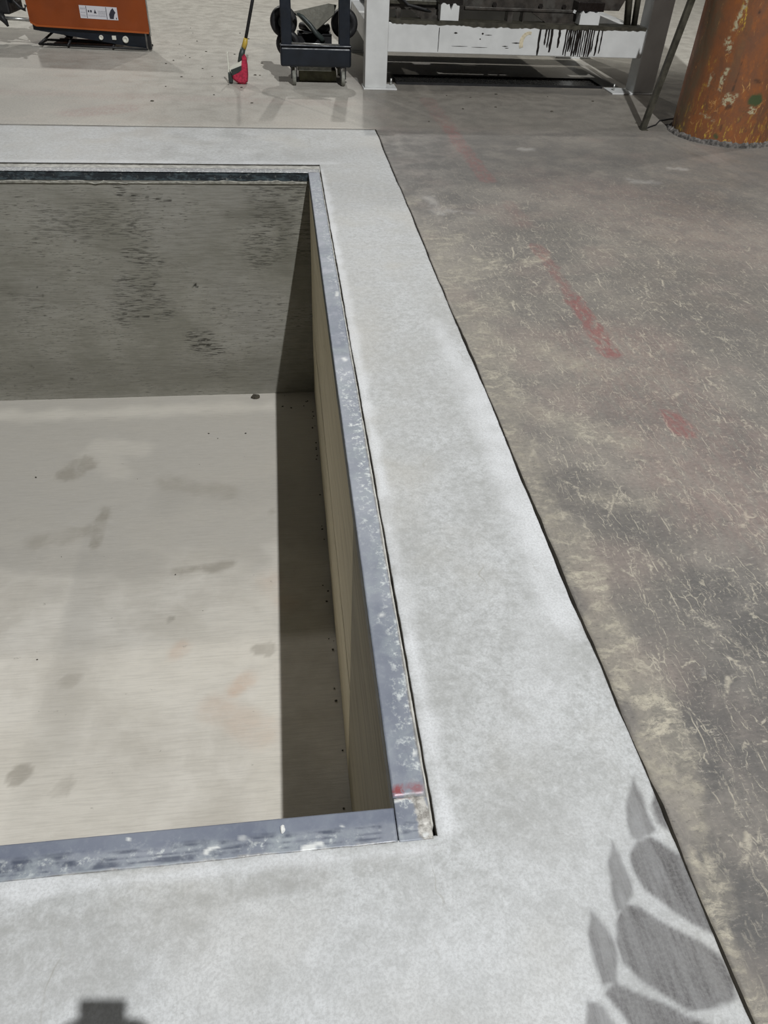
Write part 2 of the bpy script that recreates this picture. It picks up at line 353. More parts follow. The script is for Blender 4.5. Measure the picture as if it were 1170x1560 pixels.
def sheet(name, us, vs, keep, mat, attrs, to3d, displace=None, parent=None, skirt=0., dirty=False):
    """rectangular net of quads with painted wear masks; to3d maps (u,v,h) to a point"""
    U, V = np.meshgrid(us, vs, indexing='ij'); n1, n2 = U.shape
    Uf, Vf = U.ravel(), V.ravel()
    UU, VV, HH = (Uf.copy(), Vf.copy(), np.zeros_like(Uf)) if displace is None else displace(Uf.copy(), Vf.copy())
    i, j = np.meshgrid(np.arange(n1-1), np.arange(n2-1), indexing='ij')
    cu = (us[i]+us[i+1])/2; cv = (vs[j]+vs[j+1])/2
    k = keep(cu, cv) if keep else np.ones(cu.shape, bool)
    a = i*n2+j; F = np.stack([a, a+n2, a+n2+1, a+1], -1)[k]
    used = np.unique(F); remap = -np.ones(n1*n2, int); remap[used] = np.arange(len(used))
    F = remap[F]; co = np.stack(to3d(UU[used], VV[used], HH[used]), -1)
    me = bpy.data.meshes.new(name)
    me.vertices.add(len(co)); me.vertices.foreach_set('co', co.astype(np.float32).ravel())
    me.loops.add(F.size); me.loops.foreach_set('vertex_index', F.ravel().astype(np.int32))
    me.polygons.add(len(F)); me.polygons.foreach_set('loop_start', np.arange(0, F.size, 4, dtype=np.int32))
    me.polygons.foreach_set('loop_total', np.full(len(F), 4, np.int32)); me.update(calc_edges=True)
    for nm, fn in attrs.items():
        at = me.attributes.new(nm, 'FLOAT', 'POINT'); at.data.foreach_set('value', np.clip(fn(Uf[used], Vf[used]), 0, 1).astype(np.float32))
    if skirt:
        bm = bmesh.new(); bm.from_mesh(me); ed = [e for e in bm.edges if e.is_boundary]
        g = bmesh.ops.extrude_edge_only(bm, edges=ed)
        for v in g['geom']:
            if isinstance(v, bmesh.types.BMVert): v.co.z -= skirt
            elif isinstance(v, bmesh.types.BMFace): v.material_index = 1 if dirty else 0
        bm.to_mesh(me); bm.free()
    pass
    o = link(name, me, mat, parent)
    if dirty: me.materials.append(M['dark_fill'])
    return o
flat = lambda u, v, h: (u, v, h)

# ---------------------------------------------------------------- dimensions of the pit (metres)
XI, YF, YN, DEP = .185, 5.54, .798, 1.82       # inner faces of the steel edging; pit depth
XS, YS = .799, 6.74                            # outer joints of the new concrete apron
XL = -4.6                                      # far left wall of the pit
AW = .078                                      # steel angle leg

# ---------------------------------------------------------------- old hall floor
def floor_disp(x, y):
    n = fbm(x, y, 5., 3)*.006+fbm(x, y, 22., 5)*.0025
    edge = np.exp(-((x-(XS+.0065))/.02)**2)*(y < YS+.02)
    x2 = x+edge*(n+.001+.0015*np.sin(y*3))
    z = fbm(x, y, 1.2, 8)*.0012
    return x2, y, z
TAN = [(.815, .20, .83, .66, .016, .02, 1), (.85, .55, .90, .86, .03, .02, .9), (.86, .80, .90, 1.10, .045, .03, .95), (.86, 1.1, .885, 1.5, .05, .03, .95), (.86, 1.5, .88, 1.75, .02, .06, .8),
       (.83, 1.6, .83, 2.6, .02, .08, .8), (.84, 2.5, .88, 3.3, .05, .12, .75), (.90, 3.3, 1.05, 3.4, .05, .1, .7), (.84, 3.2, .86, 4.4, .03, .10, .65), (.9, 3.75, 1.1, 3.9, .05, .1, .75), (.87, 4.1, 1.0, 4.3, .03, .1, .6),
       (1.15, 2.9, 1.3, 2.7, .02, .10, .7), (1.0, 2.35, 1.25, 2.2, .02, .08, .7), (1.35, 3.9, 1.5, 4.0, .01, .05, .8), (.83, 4.9, .86, 5.0, .03, .06, .6), (1.05, 1.85, 1.2, 1.8, .02, .06, .7)]
REDL = [(1.44, 7.9, 1.45, 6.95, .05, .05, .30), (1.45, 6.9, 1.46, 5.4, .045, .03, .62), (1.50, 4.9, 1.5, 4.5, .03, .05, .22), (1.47, 4.15, 1.47, 3.5, .03, .02, .55), (1.47, 3.45, 1.46, 2.85, .035, .025, 1.0), (1.46, 3.0, 1.455, 2.84, .03, .02, 1.),
        (1.52, 2.34, 1.54, 2.22, .03, .03, .9), (1.5, 2.9, 1.55, 1.8, .15, .3, .18), (-1.7, 7.15, -1.35, 7.35, .08, .15, .40), (-2.6, 7.9, 0.6, 7.65, .05, .12, .2), (2.1, 5.1, 3.2, 3.7, .2, .5, .12)]
def f_pale(x, y):
    a = np.clip((.88+.10*fbm(x, y, 2, 2)-x)/.25, 0, 1)*(y > YS-.02)
    a = a*np.clip(.50+.25*np.clip((y-8.0)/2., 0, 2)-.35*fbm(x, y, 1.3, 6)*.6, 0, 1)
    b = np.clip((y-9.0)/1.2, 0, 1)*.85
    return np.maximum(a, b)
xs = lines((-9, -3.2, .4), (-3.2, .80, .05), (.8055, 1.9, .013), (1.9, 4.6, .04), (4.6, 11, .4))
ys = lines((-2.5, .2, .1), (.2, 4.2, .016), (4.2, YS+.008, .03), (YS+.008, 9.0, .05), (9.0, 26, .4))
floor = sheet('floor', xs, ys, lambda x, y: (x > XS+.004) | (y > YS+.006), 'floor', {
    'tan': lambda x, y: caps(x, y, TAN, .07, 9.), 'red': lambda x, y: caps(x, y, REDL, .03, 14.),
    'pale': f_pale, 'brown': lambda x, y: np.clip((y-YS)*8, 0, 1)*np.clip((x-.7)*3, 0, 1),
    'bay': lambda x, y: np.clip((y-3.2)/2, 0, 1)*0.,
    'dark': lambda x, y: caps(x, y, [(1.0, .35, 1.5, .9, .15, .2, .7), (1.05, .9, 1.35, 1.35, .08, .15, .75), (.95, 1.9, 1.1, 1.7, .05, .1, .5), (1.0, 5.0, 1.1, 6.4, .15, .3, .62), (1.6, 5.9, 3.2, 5.3, .3, .6, .45), (2.4, 2.0, 2.9, 2.6, .2, .4, .3), (1.2, 3.3, 1.6, 4.5, .1, .4, .3), (.93, .45, .97, .8, .02, .04, .9), (.93, 1.0, .92, .9, .02, .03, .6)], .2, 4.),
    'scratch': lambda x, y: np.clip(np.clip((x-XS)*6, .2, 1)*np.clip(1.15-(x-1.6)*.32, 0.30, 1)*np.clip((6.2-y)*.5, .10, 1), 0, 1),
    'white': lambda x, y: caps(x, y, [(2.55, 5.4, 2.72, 5.35, .0, .06, .25), (.98, 5.0, 1.0, 4.7, .0, .06, .28), (1.06, 4.75, 1.2, 4.72, .0, .05, .25), (1.05, 1.12, 1.08, 1.1, .001, .012, .8), (3.0, 5.7, 3.1, 5.68, .01, .04, .3), (1.9, 6.2, 2.0, 6.2, .01, .03, .35)], .06, 20),
    }, flat, floor_disp, skirt=.045, dirty=True)
tag(floor, 'worn dark grey-brown old concrete floor with scratches and traces of a red line', 'floor', kind='structure')

# ---------------------------------------------------------------- new concrete apron around the pit
LUGS = [
 ([(.767,.816),(.77,.765),(.768,.731),(.772,.686),(.719,.665),(.707,.677),(.709,.72),(.734,.769)], .8),
 ([(.80,.78),(.803,.733),(.801,.681),(.779,.702),(.778,.742)], .95),
 ([(.751,.675),(.778,.648),(.804,.62),(.808,.569),(.806,.513),(.80,.464),(.766,.489),(.727,.53),(.692,.571),(.683,.602),(.69,.642),(.713,.666)], 1.),
 ([(.659,.676),(.67,.639),(.672,.588),(.666,.56),(.639,.53),(.617,.527),(.62,.569),(.634,.627)], .8),
 ([(.622,.527),(.644,.543),(.667,.536),(.698,.51),(.736,.479),(.767,.458),(.793,.429),(.797,.387),(.79,.355),(.773,.35),(.732,.343),(.691,.347),(.658,.37),(.623,.402),(.597,.433),(.593,.476),(.608,.51)], 1.),
 ([(.566,.542),(.578,.518),(.593,.476),(.59,.442),(.572,.407),(.542,.402),(.536,.44),(.544,.495)], .85),
 ([(.568,.408),(.599,.388),(.638,.368),(.676,.345),(.726,.32),(.743,.289),(.611,.25),(.542,.391)], .95),
 ([(.502,.383),(.531,.372),(.546,.325),(.542,.22),(.486,.22),(.489,.346)], .85)]
def tyre(x, y):
    m = np.zeros_like(x); sel = (x > .44) & (x < .83) & (y > .18) & (y < .85)
    if sel.any():
        X, Y = x[sel]+fbm(x[sel], y[sel], 30, 2)*.004, y[sel]+fbm(x[sel], y[sel], 30, 7)*.004; mm = np.zeros_like(X)
        for poly, st in LUGS: mm = np.maximum(mm, polymask(X, Y, poly, .009)*st)
        # faint film between the lugs
        mm = np.maximum(mm, caps(X, Y, [(.72, .60, .62, .30, .03, .12, .14)]))
        m[sel] = mm
    return m
GX = XI+AW+.0115       # apron starts after the right-hand groove
def apron_disp(x, y):
    e1 = np.exp(-((x-(XS-.002))/.02)**2); x2 = x+e1*(fbm(x, y, 4., 3)*.006+.0015*np.sin(y*3)+fbm(x, y, 25., 5)*.002)
    e2 = np.exp(-((x-GX)/.008)**2)*((y > YN-AW) & (y < 5.75)); x2 = x2+e2*(fbm(x, y, 5., 4)*.0035+fbm(x, y, 30., 6)*.002)
    e3 = np.exp(-((y-(YN-AW+.004))/.01)**2)*(x < GX); y2 = y+e3*(fbm(x, y, 9., 9)*.006)
    z = fbm(x, y, 1.5, 8)*.001+e1*.0015+e2*.001
    return x2, y2, z
ay0, ay1 = YN-AW+.004, YF+.187
xs = lines((XL-1.2, -1.2, .2), (-1.2, GX-.01, .02), (GX-.01, GX+.03, .005), (GX+.03, .45, .02), (.45, XS-.002, .006))
ys = lines((-2.5, .2, .15), (.2, .88, .007), (.88, 5.6, .02), (5.6, ay1, .02), (ay1, YS-.003, .03))
# exact rows for the pit edges
ys = np.unique(np.concatenate([ys[(np.abs(ys-ay0) > .003)], [ay0]])); xs = np.unique(np.concatenate([xs, [GX]]))
apron = sheet('concrete_apron', xs, ys, lambda x, y: ~((x < GX) & (y > ay0) & (y < ay1) & (x > XL-.27)), 'apron', {
    'tyre': tyre,
    'white': lambda x, y: caps(x, y, [(.30, .74, .285, 5.6, .0, .035, .9), (.77, 1.4, .77, 2.7, .02, .10, .85), (.74, 2.6, .70, 3.2, .0, .08, .5), (.74, 1.3, .75, 1.7, .02, .06, .7), (-1.5, .70, .25, .70, .0, .03, .75), (-1., .45, .25, .4, .1, .2, .35), (.60, .60, .40, .35, .1, .2, .3), (-4, 5.77, .4, 5.77, .0, .05, .6), (.55, .95, .7, 1.3, .03, .08, .3)], .03, 9.),
    'grey': lambda x, y: caps(x, y, [(-1.1, .60, .0, .655, .0, .035, .55), (-.6, .56, -.3, .58, .03, .07, .45), (-.9, .5, -.55, .50, .02, .06, .4), (.53, 5.2, .72, 5.1, .1, .3, .35), (.2, 6.0, .7, 6.3, .1, .3, .2), (.30, 1.9, .32, 1.3, .0, .025, .35), (.52, 1.07, .55, 1.0, .01, .03, .3), (.30, 3.7, .5, 2.6, .05, .2, .2), (.4, .8, .5, .7, .02, .1, .25), (.1, .68, .27, .69, .0, .02, .4)], .05, 10.)
    }, flat, apron_disp, skirt=.045, dirty=True)
tag(apron, 'smooth light grey new concrete border poured around the pit, with tyre marks', 'concrete border', kind='structure')

# sub base that closes the joints from below
bm = bmesh.new()
box(bm, XI+.012, 12, -3, 27, -.30, -.032); box(bm, XL-3, XI+.012, YF+.012, 27, -.30, -.032); box(bm, XL-3, XI+.012, -3, YN-.012, -.30, -.032)
tag(bm_obj('ground', bm, 'dark_fill'), 'dark fill seen inside the narrow joints between old and new concrete', 'ground', kind='structure')

# recessed strip behind the far edging and mortar strip along the right-hand edging
def strip(name, mat, x0, x1, y0, y1, z, label, step=.02, wob=.003):
    L = lines((x0, x1, min(step, (x1-x0)/2))); K = lines((y0, y1, min(step, (y1-y0)/2)))
    def dsp(x, y):
        n = fbm(x, y, 12, 2)*wob
        return (x+n if (x1-x0) < (y1-y0) else x), (y+n if (x1-x0) > (y1-y0) else y), z+fbm(x, y, 25, 4)*.002
    o = sheet(name, L, K, None, mat, {}, flat, dsp, skirt=.03); return tag(o, label, 'concrete strip', kind='structure')
strip('trim_1', 'lip', XL, XI+AW+.014, YF+AW+.001, ay1+.0, -.007, 'recessed concrete strip behind the far steel edging')
strip('trim_2', 'lip', XI+AW+.0005, XI+AW+.0055, .75, YF+AW, -.002, 'thin mortar strip beside the right steel edging', .0025, .002)

# ---------------------------------------------------------------- pit shell
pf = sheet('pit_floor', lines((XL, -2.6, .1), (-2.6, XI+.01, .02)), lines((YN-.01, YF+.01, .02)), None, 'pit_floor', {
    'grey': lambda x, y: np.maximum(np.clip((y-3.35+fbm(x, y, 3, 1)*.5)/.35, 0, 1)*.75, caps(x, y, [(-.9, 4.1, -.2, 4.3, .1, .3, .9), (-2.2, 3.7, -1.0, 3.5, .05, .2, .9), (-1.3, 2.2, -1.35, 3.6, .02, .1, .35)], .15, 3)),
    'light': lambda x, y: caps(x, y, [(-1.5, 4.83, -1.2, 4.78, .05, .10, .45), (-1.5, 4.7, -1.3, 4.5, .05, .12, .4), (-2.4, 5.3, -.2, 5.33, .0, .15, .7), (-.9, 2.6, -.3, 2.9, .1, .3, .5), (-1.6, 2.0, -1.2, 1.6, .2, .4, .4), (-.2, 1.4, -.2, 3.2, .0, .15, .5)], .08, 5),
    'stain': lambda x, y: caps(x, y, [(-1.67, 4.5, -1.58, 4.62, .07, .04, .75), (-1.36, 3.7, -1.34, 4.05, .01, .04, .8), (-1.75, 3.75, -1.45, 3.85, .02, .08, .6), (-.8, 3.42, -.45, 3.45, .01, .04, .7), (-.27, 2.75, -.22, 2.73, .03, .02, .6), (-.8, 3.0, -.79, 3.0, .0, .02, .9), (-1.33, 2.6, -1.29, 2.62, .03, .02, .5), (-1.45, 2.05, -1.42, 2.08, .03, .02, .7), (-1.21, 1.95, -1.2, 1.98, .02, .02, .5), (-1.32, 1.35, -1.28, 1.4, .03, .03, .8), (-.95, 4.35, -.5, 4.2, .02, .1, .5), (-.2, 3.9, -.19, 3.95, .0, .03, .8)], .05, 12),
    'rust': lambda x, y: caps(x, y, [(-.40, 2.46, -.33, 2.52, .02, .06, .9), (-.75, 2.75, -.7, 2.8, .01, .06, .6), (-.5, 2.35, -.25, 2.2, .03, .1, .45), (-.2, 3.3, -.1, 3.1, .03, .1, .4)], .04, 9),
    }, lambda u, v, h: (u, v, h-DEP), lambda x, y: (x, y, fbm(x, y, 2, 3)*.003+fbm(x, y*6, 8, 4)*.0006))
tag(pf, 'pale broomed concrete floor at the bottom of the pit', 'floor', kind='structure')
STR = [(-.76, -1.31, -.70, -1.31, .05, .05, 1), (-.75, -1.36, -.62, -1.42, .03, .06, 1), (-1.10, -.33, -1.0, -1.05, .03, .12, .75), (-1.3, -1.05, -1.2, -.85, .05, .1, .8), (-1.15, -.16, -.85, -.22, .02, .05, 1), (.02, -.12, -.15, -.55, .10, .12, .75),
       (-.15, -.12, .14, -.5, .08, .1, .6), (-1.7, -.35, -1.1, -.4, .03, .1, .55), (-1.5, -.2, -1.2, -.25, .01, .05, .6), (-.7, -1.6, -.5, -1.65, .02, .05, .5), (-2.1, -.9, -1.9, -.95, .02, .08, .4), (-1.15, -.60, -.95, -.63, .02, .05, .9)]
wf = sheet('wall_back', lines((XL, -2.6, .05), (-2.6, XI+.02, .012)), lines((-DEP-.02, -.03, .012)), None, 'pit_wall', {
    'streak': lambda x, z: caps(x, z, STR, .08, 6),
    'mortar': lambda x, z: np.maximum(caps(x, z, [(-2.6, -.072, .2, -.072, .0, .012, .5)], .02, 22), caps(x, z, [(-2.4, -1.8, 0, -1.8, .0, .02, .35)], .02, 9)),
    'dark_area': lambda x, z: caps(x, z, [(-2.4, -1.62, -.2, -1.62, .02, .25, .35), (-2.1, -1.5, -2.08, -1.52, .03, .02, 1), (-.4, -.3, .0, -.25, .02, .08, .6), (.0, -.35, .0, -.7, .02, .1, .5)], .08, 5),  # darker along the bottom of the wall and in a few spots
    'hole': lambda x, z: caps(x, z, [(-.72, -.83, -.705, -.825, .004, .006, 1), (-.70, -.845, -.69, -.84, .003, .006, 1), (-.735, -.842, -.73, -.842, .002, .005, 1), (-1.02, -.82, -1.02, -.822, .004, .004, 1), (-1.88, -.83, -1.88, -.835, .003, .005, .8), (-1.86, -.9, -1.84, -.9, .002, .004, .8), (-.75, -1.30, -.62, -1.305, .0, .006, 1), (-.74, -1.335, -.64, -1.335, .0, .006, 1), (-.72, -1.345, -.66, -1.35, .0, .004, .9), (-.68, -1.40, -.62, -1.405, .0, .005, .9), (-1.20, -1.08, -1.1, -1.085, .0, .005, .9), (-1.3, -1.06, -1.24, -1.065, .0, .004, .8), (-.9, -.185, -.8, -.20, .0, .006, .9), (-1.08, -.16, -.95, -.175, .0, .004, .7)], .006, 60),
    }, lambda u, v, h: (u, YF+.003-h, v), lambda x, z: (x, z, fbm(x, z*3, 3, 3)*.003+fbm(x*2, z*14, 6, 4)*.002))
tag(wf, 'grey board-formed concrete wall at the far end of the pit, streaked with dark grooves', 'wall', kind='structure')
o = obox('wall_left', 'pit_wall', None, XL-.2, XL, YN, YF, -DEP-.1, -.032, bev=0); tag(o, 'left concrete wall of the pit', 'wall', kind='structure')
o = obox('wall_front', 'pit_wall', None, XL-.2, XI+.01, YN-.2, YN-.0, -DEP-.1, -.0705, bev=0); tag(o, 'near concrete wall of the pit below the camera', 'wall', kind='structure')
# right wall: sheets of form plywood, pale ones beyond, a dark streaky one nearest
wr = obox('wall_right', 'dark_fill', None, XI+.014, XI+.2, YN-.2, YF+.2, -DEP-.1, -.033, bev=0)
tag(wr, 'right wall of the pit lined with tan plywood sheets', 'wall', kind='structure')
def sheet_board(y0, y1, z0, z1, mat, tilt=0., label=None):
    bm = bmesh.new(); n = max(2, int((y1-y0)/.08)); m = 6; V = []
    for i in range(n+1):
        y = y0+(y1-y0)*i/n; row = []
        for j in range(m+1):
            z = z0+(z1-z0)*j/m
            row.append(bm.verts.new((XI+.003+tilt*(j/m)+float(fbm(y, z, 2.2, 5))*.004, y, z+(float(vnoise(y, 0, 6, 3))*.006 if j in (0, m) else 0))))
        V.append(row)
    for i in range(n):
        for j in range(m): bm.faces.new((V[i][j], V[i+1][j], V[i+1][j+1], V[i][j+1]))
    ed = [e for e in bm.edges if e.is_boundary]; g = bmesh.ops.extrude_edge_only(bm, edges=ed)
    for v in g['geom']:
        if isinstance(v, bmesh.types.BMVert): v.co.x = XI+.013
    o = bm_obj('plywood_sheet', bm, mat, wr)
    if label: o['label'] = label
for y0, y1 in ((1.90, 3.70), (3.706, 5.535)):
    sheet_board(y0, y1, -DEP+.004, -1.105, 'ply'); sheet_board(y0, y1, -1.075, -.073, 'ply')
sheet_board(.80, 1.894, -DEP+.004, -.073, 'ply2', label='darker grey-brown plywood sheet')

# ---------------------------------------------------------------- steel angle edging
def angle_run(name, us, ws, to_top, to_face, attrs, label, wob):
    """top plate as a painted net plus the thick vertical leg hanging into the pit"""
    root = empty(name, (0, 0, 0), label=label, cat='steel edging', kind='structure')
    sheet('top_plate', us, ws, None, 'angle', attrs, to_top, wob, parent=root, skirt=.010)
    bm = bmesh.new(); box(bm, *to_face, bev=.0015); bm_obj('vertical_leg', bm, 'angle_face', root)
    return root
ZT = .0015
def sh_edge(k):       # hand-finished outer edge, slightly wavy
    def f(a, b):
        e = (b > AW*.9); return a, b+e*fbm(a, b*0, 9., k)*.004, fbm(a, b, 20, k)*.0006
    return f
T = lambda u, w, h: (XI+w, u, ZT+h)
angle_run('trim_3', lines((.822, YF+.0, .012)), lines((0, AW, .006)), T, (XI, XI+.008, .80, YF, -.072, -.0005), {
    'smear': lambda u, w: np.clip(caps(u, w, [(1.9, .06, 2.5, .055, .01, .03, 1), (2.5, .05, 2.75, .03, .02, .03, .7), (1.2, .065, 1.9, .065, .004, .025, .8), (.9, .055, 1.15, .06, .01, .03, .8), (3.0, .06, 4.5, .06, .004, .03, .55), (4.7, .04, 5.4, .04, .02, .03, .6), (1.7, .03, 2.0, .05, .01, .03, .55), (1.36, .03, 1.4, .05, .0, .015, .9)], .02, 12), 0, 1),
    'white': lambda u, w: caps(u, w, [(.93, .068, .935, .068, .003, .003, 1), (1.02, .060, 1.022, .06, .0, .004, .8), (2.85, .05, 2.86, .045, .005, .01, .8), (3.5, .06, 3.54, .065, .003, .01, .7), (1.38, .02, 1.37, .05, .0, .004, .8)], .004, 60),
    'red': lambda u, w: caps(u, w, [(.835, .010, .84, .016, .010, .006, 1), (.845, .05, .84, .06, .008, .008, .7)], .006, 50),
    'blue': lambda u, w: caps(u, w, [(3.0, .03, 3.35, .03, .03, .03, .5), (.9, .02, 1.4, .02, .01, .03, .3)], .02, 6),
    'line': lambda u, w: caps(u, w, [(.82, .0, 5.5, .0, .0, .002, .4)]),
    'crust': lambda u, w: caps(u, w, [(.82, .03, .82, .078, .0, .006, 1), (.82, AW, 3, AW, .0, .004, .7)], .006, 40)},
    'long steel angle edging on the right side of the pit, blue-grey with cement smears', sh_edge(1))
T = lambda u, w, h: (u, YF+w, ZT+h)
angle_run('trim_4', lines((XL, -2.6, .05), (-2.6, XI+AW, .012)), lines((0, AW, .013)), T, (XL, XI, YF-.0, YF+.008, -.060, -.0005), {
    'smear': lambda u, w: w*0+.9, 'crust': lambda u, w: w*0+.45}, 'far steel angle edging, pale on top with a dark blue-grey face', sh_edge(2))
T = lambda u, w, h: (u, YN-w, ZT+h)
angle_run('trim_5', lines((XL, -1.2, .05), (-1.2, XI-.0015, .008)), lines((0, AW, .004)), T, (XL, XI, YN-.008, YN, -.072, -.0005), {
    'smear': lambda u, w: np.clip(caps(u, w, [(-1., .05, -.2, .055, .0, .02, .8), (-.15, .055, .15, .055, .0, .02, .6), (-.6, .03, -.3, .03, .0, .012, .3)], .02, 20), 0, 1),
    'white': lambda u, w: caps(u, w, [(-.235, .060, -.225, .052, .003, .004, 1), (-.21, .05, -.22, .05, .001, .003, 1), (-.02, .072, .0, .070, .005, .004, 1), (.01, .064, .015, .066, .002, .003, 1), (.065, .03, .067, .032, .001, .003, .8), (-.16, .036, -.15, .036, .003, .004, .45), (-.40, .012, -.4, .013, .001, .002, .9)], .004, 70),
    'blue': lambda u, w: caps(u, w, [(XL, .012, .18, .014, .014, .015, .75)], .01, 12),
    'line': lambda u, w: caps(u, w, [(XL, .042, .18, .040, .001, .004, .9), (-1.5, .055, .18, .054, .001, .005, .9), (-1.5, .068, .18, .066, .001, .004, .8), (-1.5, .03, .0, .034, .0, .003, .5)], .008, 18),
    'red': lambda u, w: w*0, 'crust': lambda u, w: caps(u, w, [(XL, AW, .18, AW, .0, .004, .8)], .006, 40)},
    'near steel angle edging of the pit, dark blue-grey with white cement drips', sh_edge(3))
T = lambda u, w, h: (XI+u, YN+.0215-w, ZT+h)
cr = empty('trim_6', (0, 0, 0), label='short steel corner piece with a crust of mortar and red paint beside it', cat='steel edging', kind='structure')
sheet('corner_plate', lines((0.0015, AW, .003)), lines((0, AW+.022, .003)), None, 'angle', {
    'smear': lambda u, w: caps(u, w, [(.0, .01, .04, .012, .004, .012, 1), (.0, .06, .05, .055, .01, .02, .5)], .01, 40),
    'crust': lambda u, w: np.maximum(caps(u, w, [(.058, .0, .070, .11, .014, .008, 1)], .012, 50), caps(u, w, [(.0, .0, .08, .0, .002, .004, .8)], .006, 60)),
    'white': lambda u, w: caps(u, w, [(.001, .008, .03, .002, .0, .004, 1), (.060, .092, .066, .090, .002, .004, 1)], .004, 70),
    'blue': lambda u, w: caps(u, w, [(.0, .04, .04, .05, .01, .02, .4)]), 'red': lambda u, w: caps(u, w, [(.015, .0, .04, .002, .0, .003, .6)], .004, 60),
    'line': lambda u, w: caps(u, w, [(.0, .06, .05, .06, .001, .004, .8), (.0, .08, .05, .078, .001, .004, .7)], .006, 40)}, T,
    lambda a, b: (a, b, np.maximum(0, fbm(a, b, 60, 3))*.003*(a > .04)), parent=cr, skirt=.01)
# ragged mortar bead under the far edging
bm = bmesh.new(); x = XL; prev = None
while x < XI:
    h1 = -.068+.024*float(fbm(x, 0, 9, 2))+.030*max(0, float(vnoise(x, 0, 26, 4)))
    if abs(x+.045) < .035: h1 += .012*math.cos((x+.045)/.035*1.57)
    r4 = [bm.verts.new(c) for c in ((x, YF-.007, h1-.004), (x, YF+.004, h1+.001), (x, YF-.006, -.078), (x, YF+.004, -.084))]
    if prev:
        for a, b in ((0, 1), (2, 0), (3, 2)): bm.faces.new((prev[a], r4[a], r4[b], prev[b]))
    prev = r4; x += .012
tag(bm_obj('mortar_bead', bm, 'mortar'), 'ragged line of mortar squeezed out below the far steel edging', 'mortar', kind='structure')

# ---------------------------------------------------------------- loose bits
def rock(name, mat, c, s, seed, flat_=1., **kw):
    rnd = random.Random(seed); bm = bmesh.new(); bmesh.ops.create_icosphere(bm, subdivisions=2, radius=1)
    for v in bm.verts:
        k = 1+.35*(rnd.random()-.5); v.co = Vector((v.co.x*s[0]*k, v.co.y*s[1]*k, max(-.35, v.co.z)*s[2]*k))
    zmin = min(v.co.z for v in bm.verts)
    for v in bm.verts: v.co.z -= zmin
    o = bm_obj(name, bm, mat); o.location = c; return tag(o, **kw)
rock('concrete_lump', 'stone', (-.32, 5.475, -DEP), (.036, .026, .024), 3, label='dark lump of concrete on the pit floor against the far wall', cat='debris')
rock('cement_chip', 'chip', (-.068, YN-.026, ZT+.0005), (.0055, .0095, .005), 5, label='small white chip lying on the near steel edging', cat='debris')
bm = bmesh.new(); rnd = random.Random(4)
for i in range(46):
    if i < 30: c = (XI-.012-abs(rnd.gauss(0, .02)), rnd.uniform(1.0, 5.45), -DEP+.003)
    elif i < 36: c = (rnd.uniform(-.1, .15), rnd.uniform(5.2, 5.5), -DEP+.003)
    else: c = (rnd.uniform(-2, -.1), rnd.uniform(1.6, 5.1), -DEP+.002)
    g = bmesh.ops.create_icosphere(bm, subdivisions=1, radius=rnd.uniform(.002, .008))['verts']
    for v in g: v.co = Vector((v.co.x*rnd.uniform(.8, 1.4), v.co.y, v.co.z*.6))+Vector(c)
tag(bm_obj('crumbs', bm, 'stone'), 'tiny dark crumbs scattered on the pit floor', 'debris', kind='stuff')
bm = bmesh.new()
for i in range(34):
    c = (rnd.uniform(-1.2, -.1), rnd.uniform(7.6, 12), .003) if i < 24 else (rnd.uniform(1., 3.4), rnd.uniform(7, 8.2), .003)
    g = bmesh.ops.create_icosphere(bm, subdivisions=1, radius=rnd.uniform(.005, .014))['verts']
    for v in g: v.co = Vector((v.co.x*rnd.uniform(.8, 1.8), v.co.y, v.co.z*.5))+Vector(c)
tag(bm_obj('grit', bm, 'stone'), 'scattered dark grit on the pale floor behind the pit', 'debris', kind='stuff')

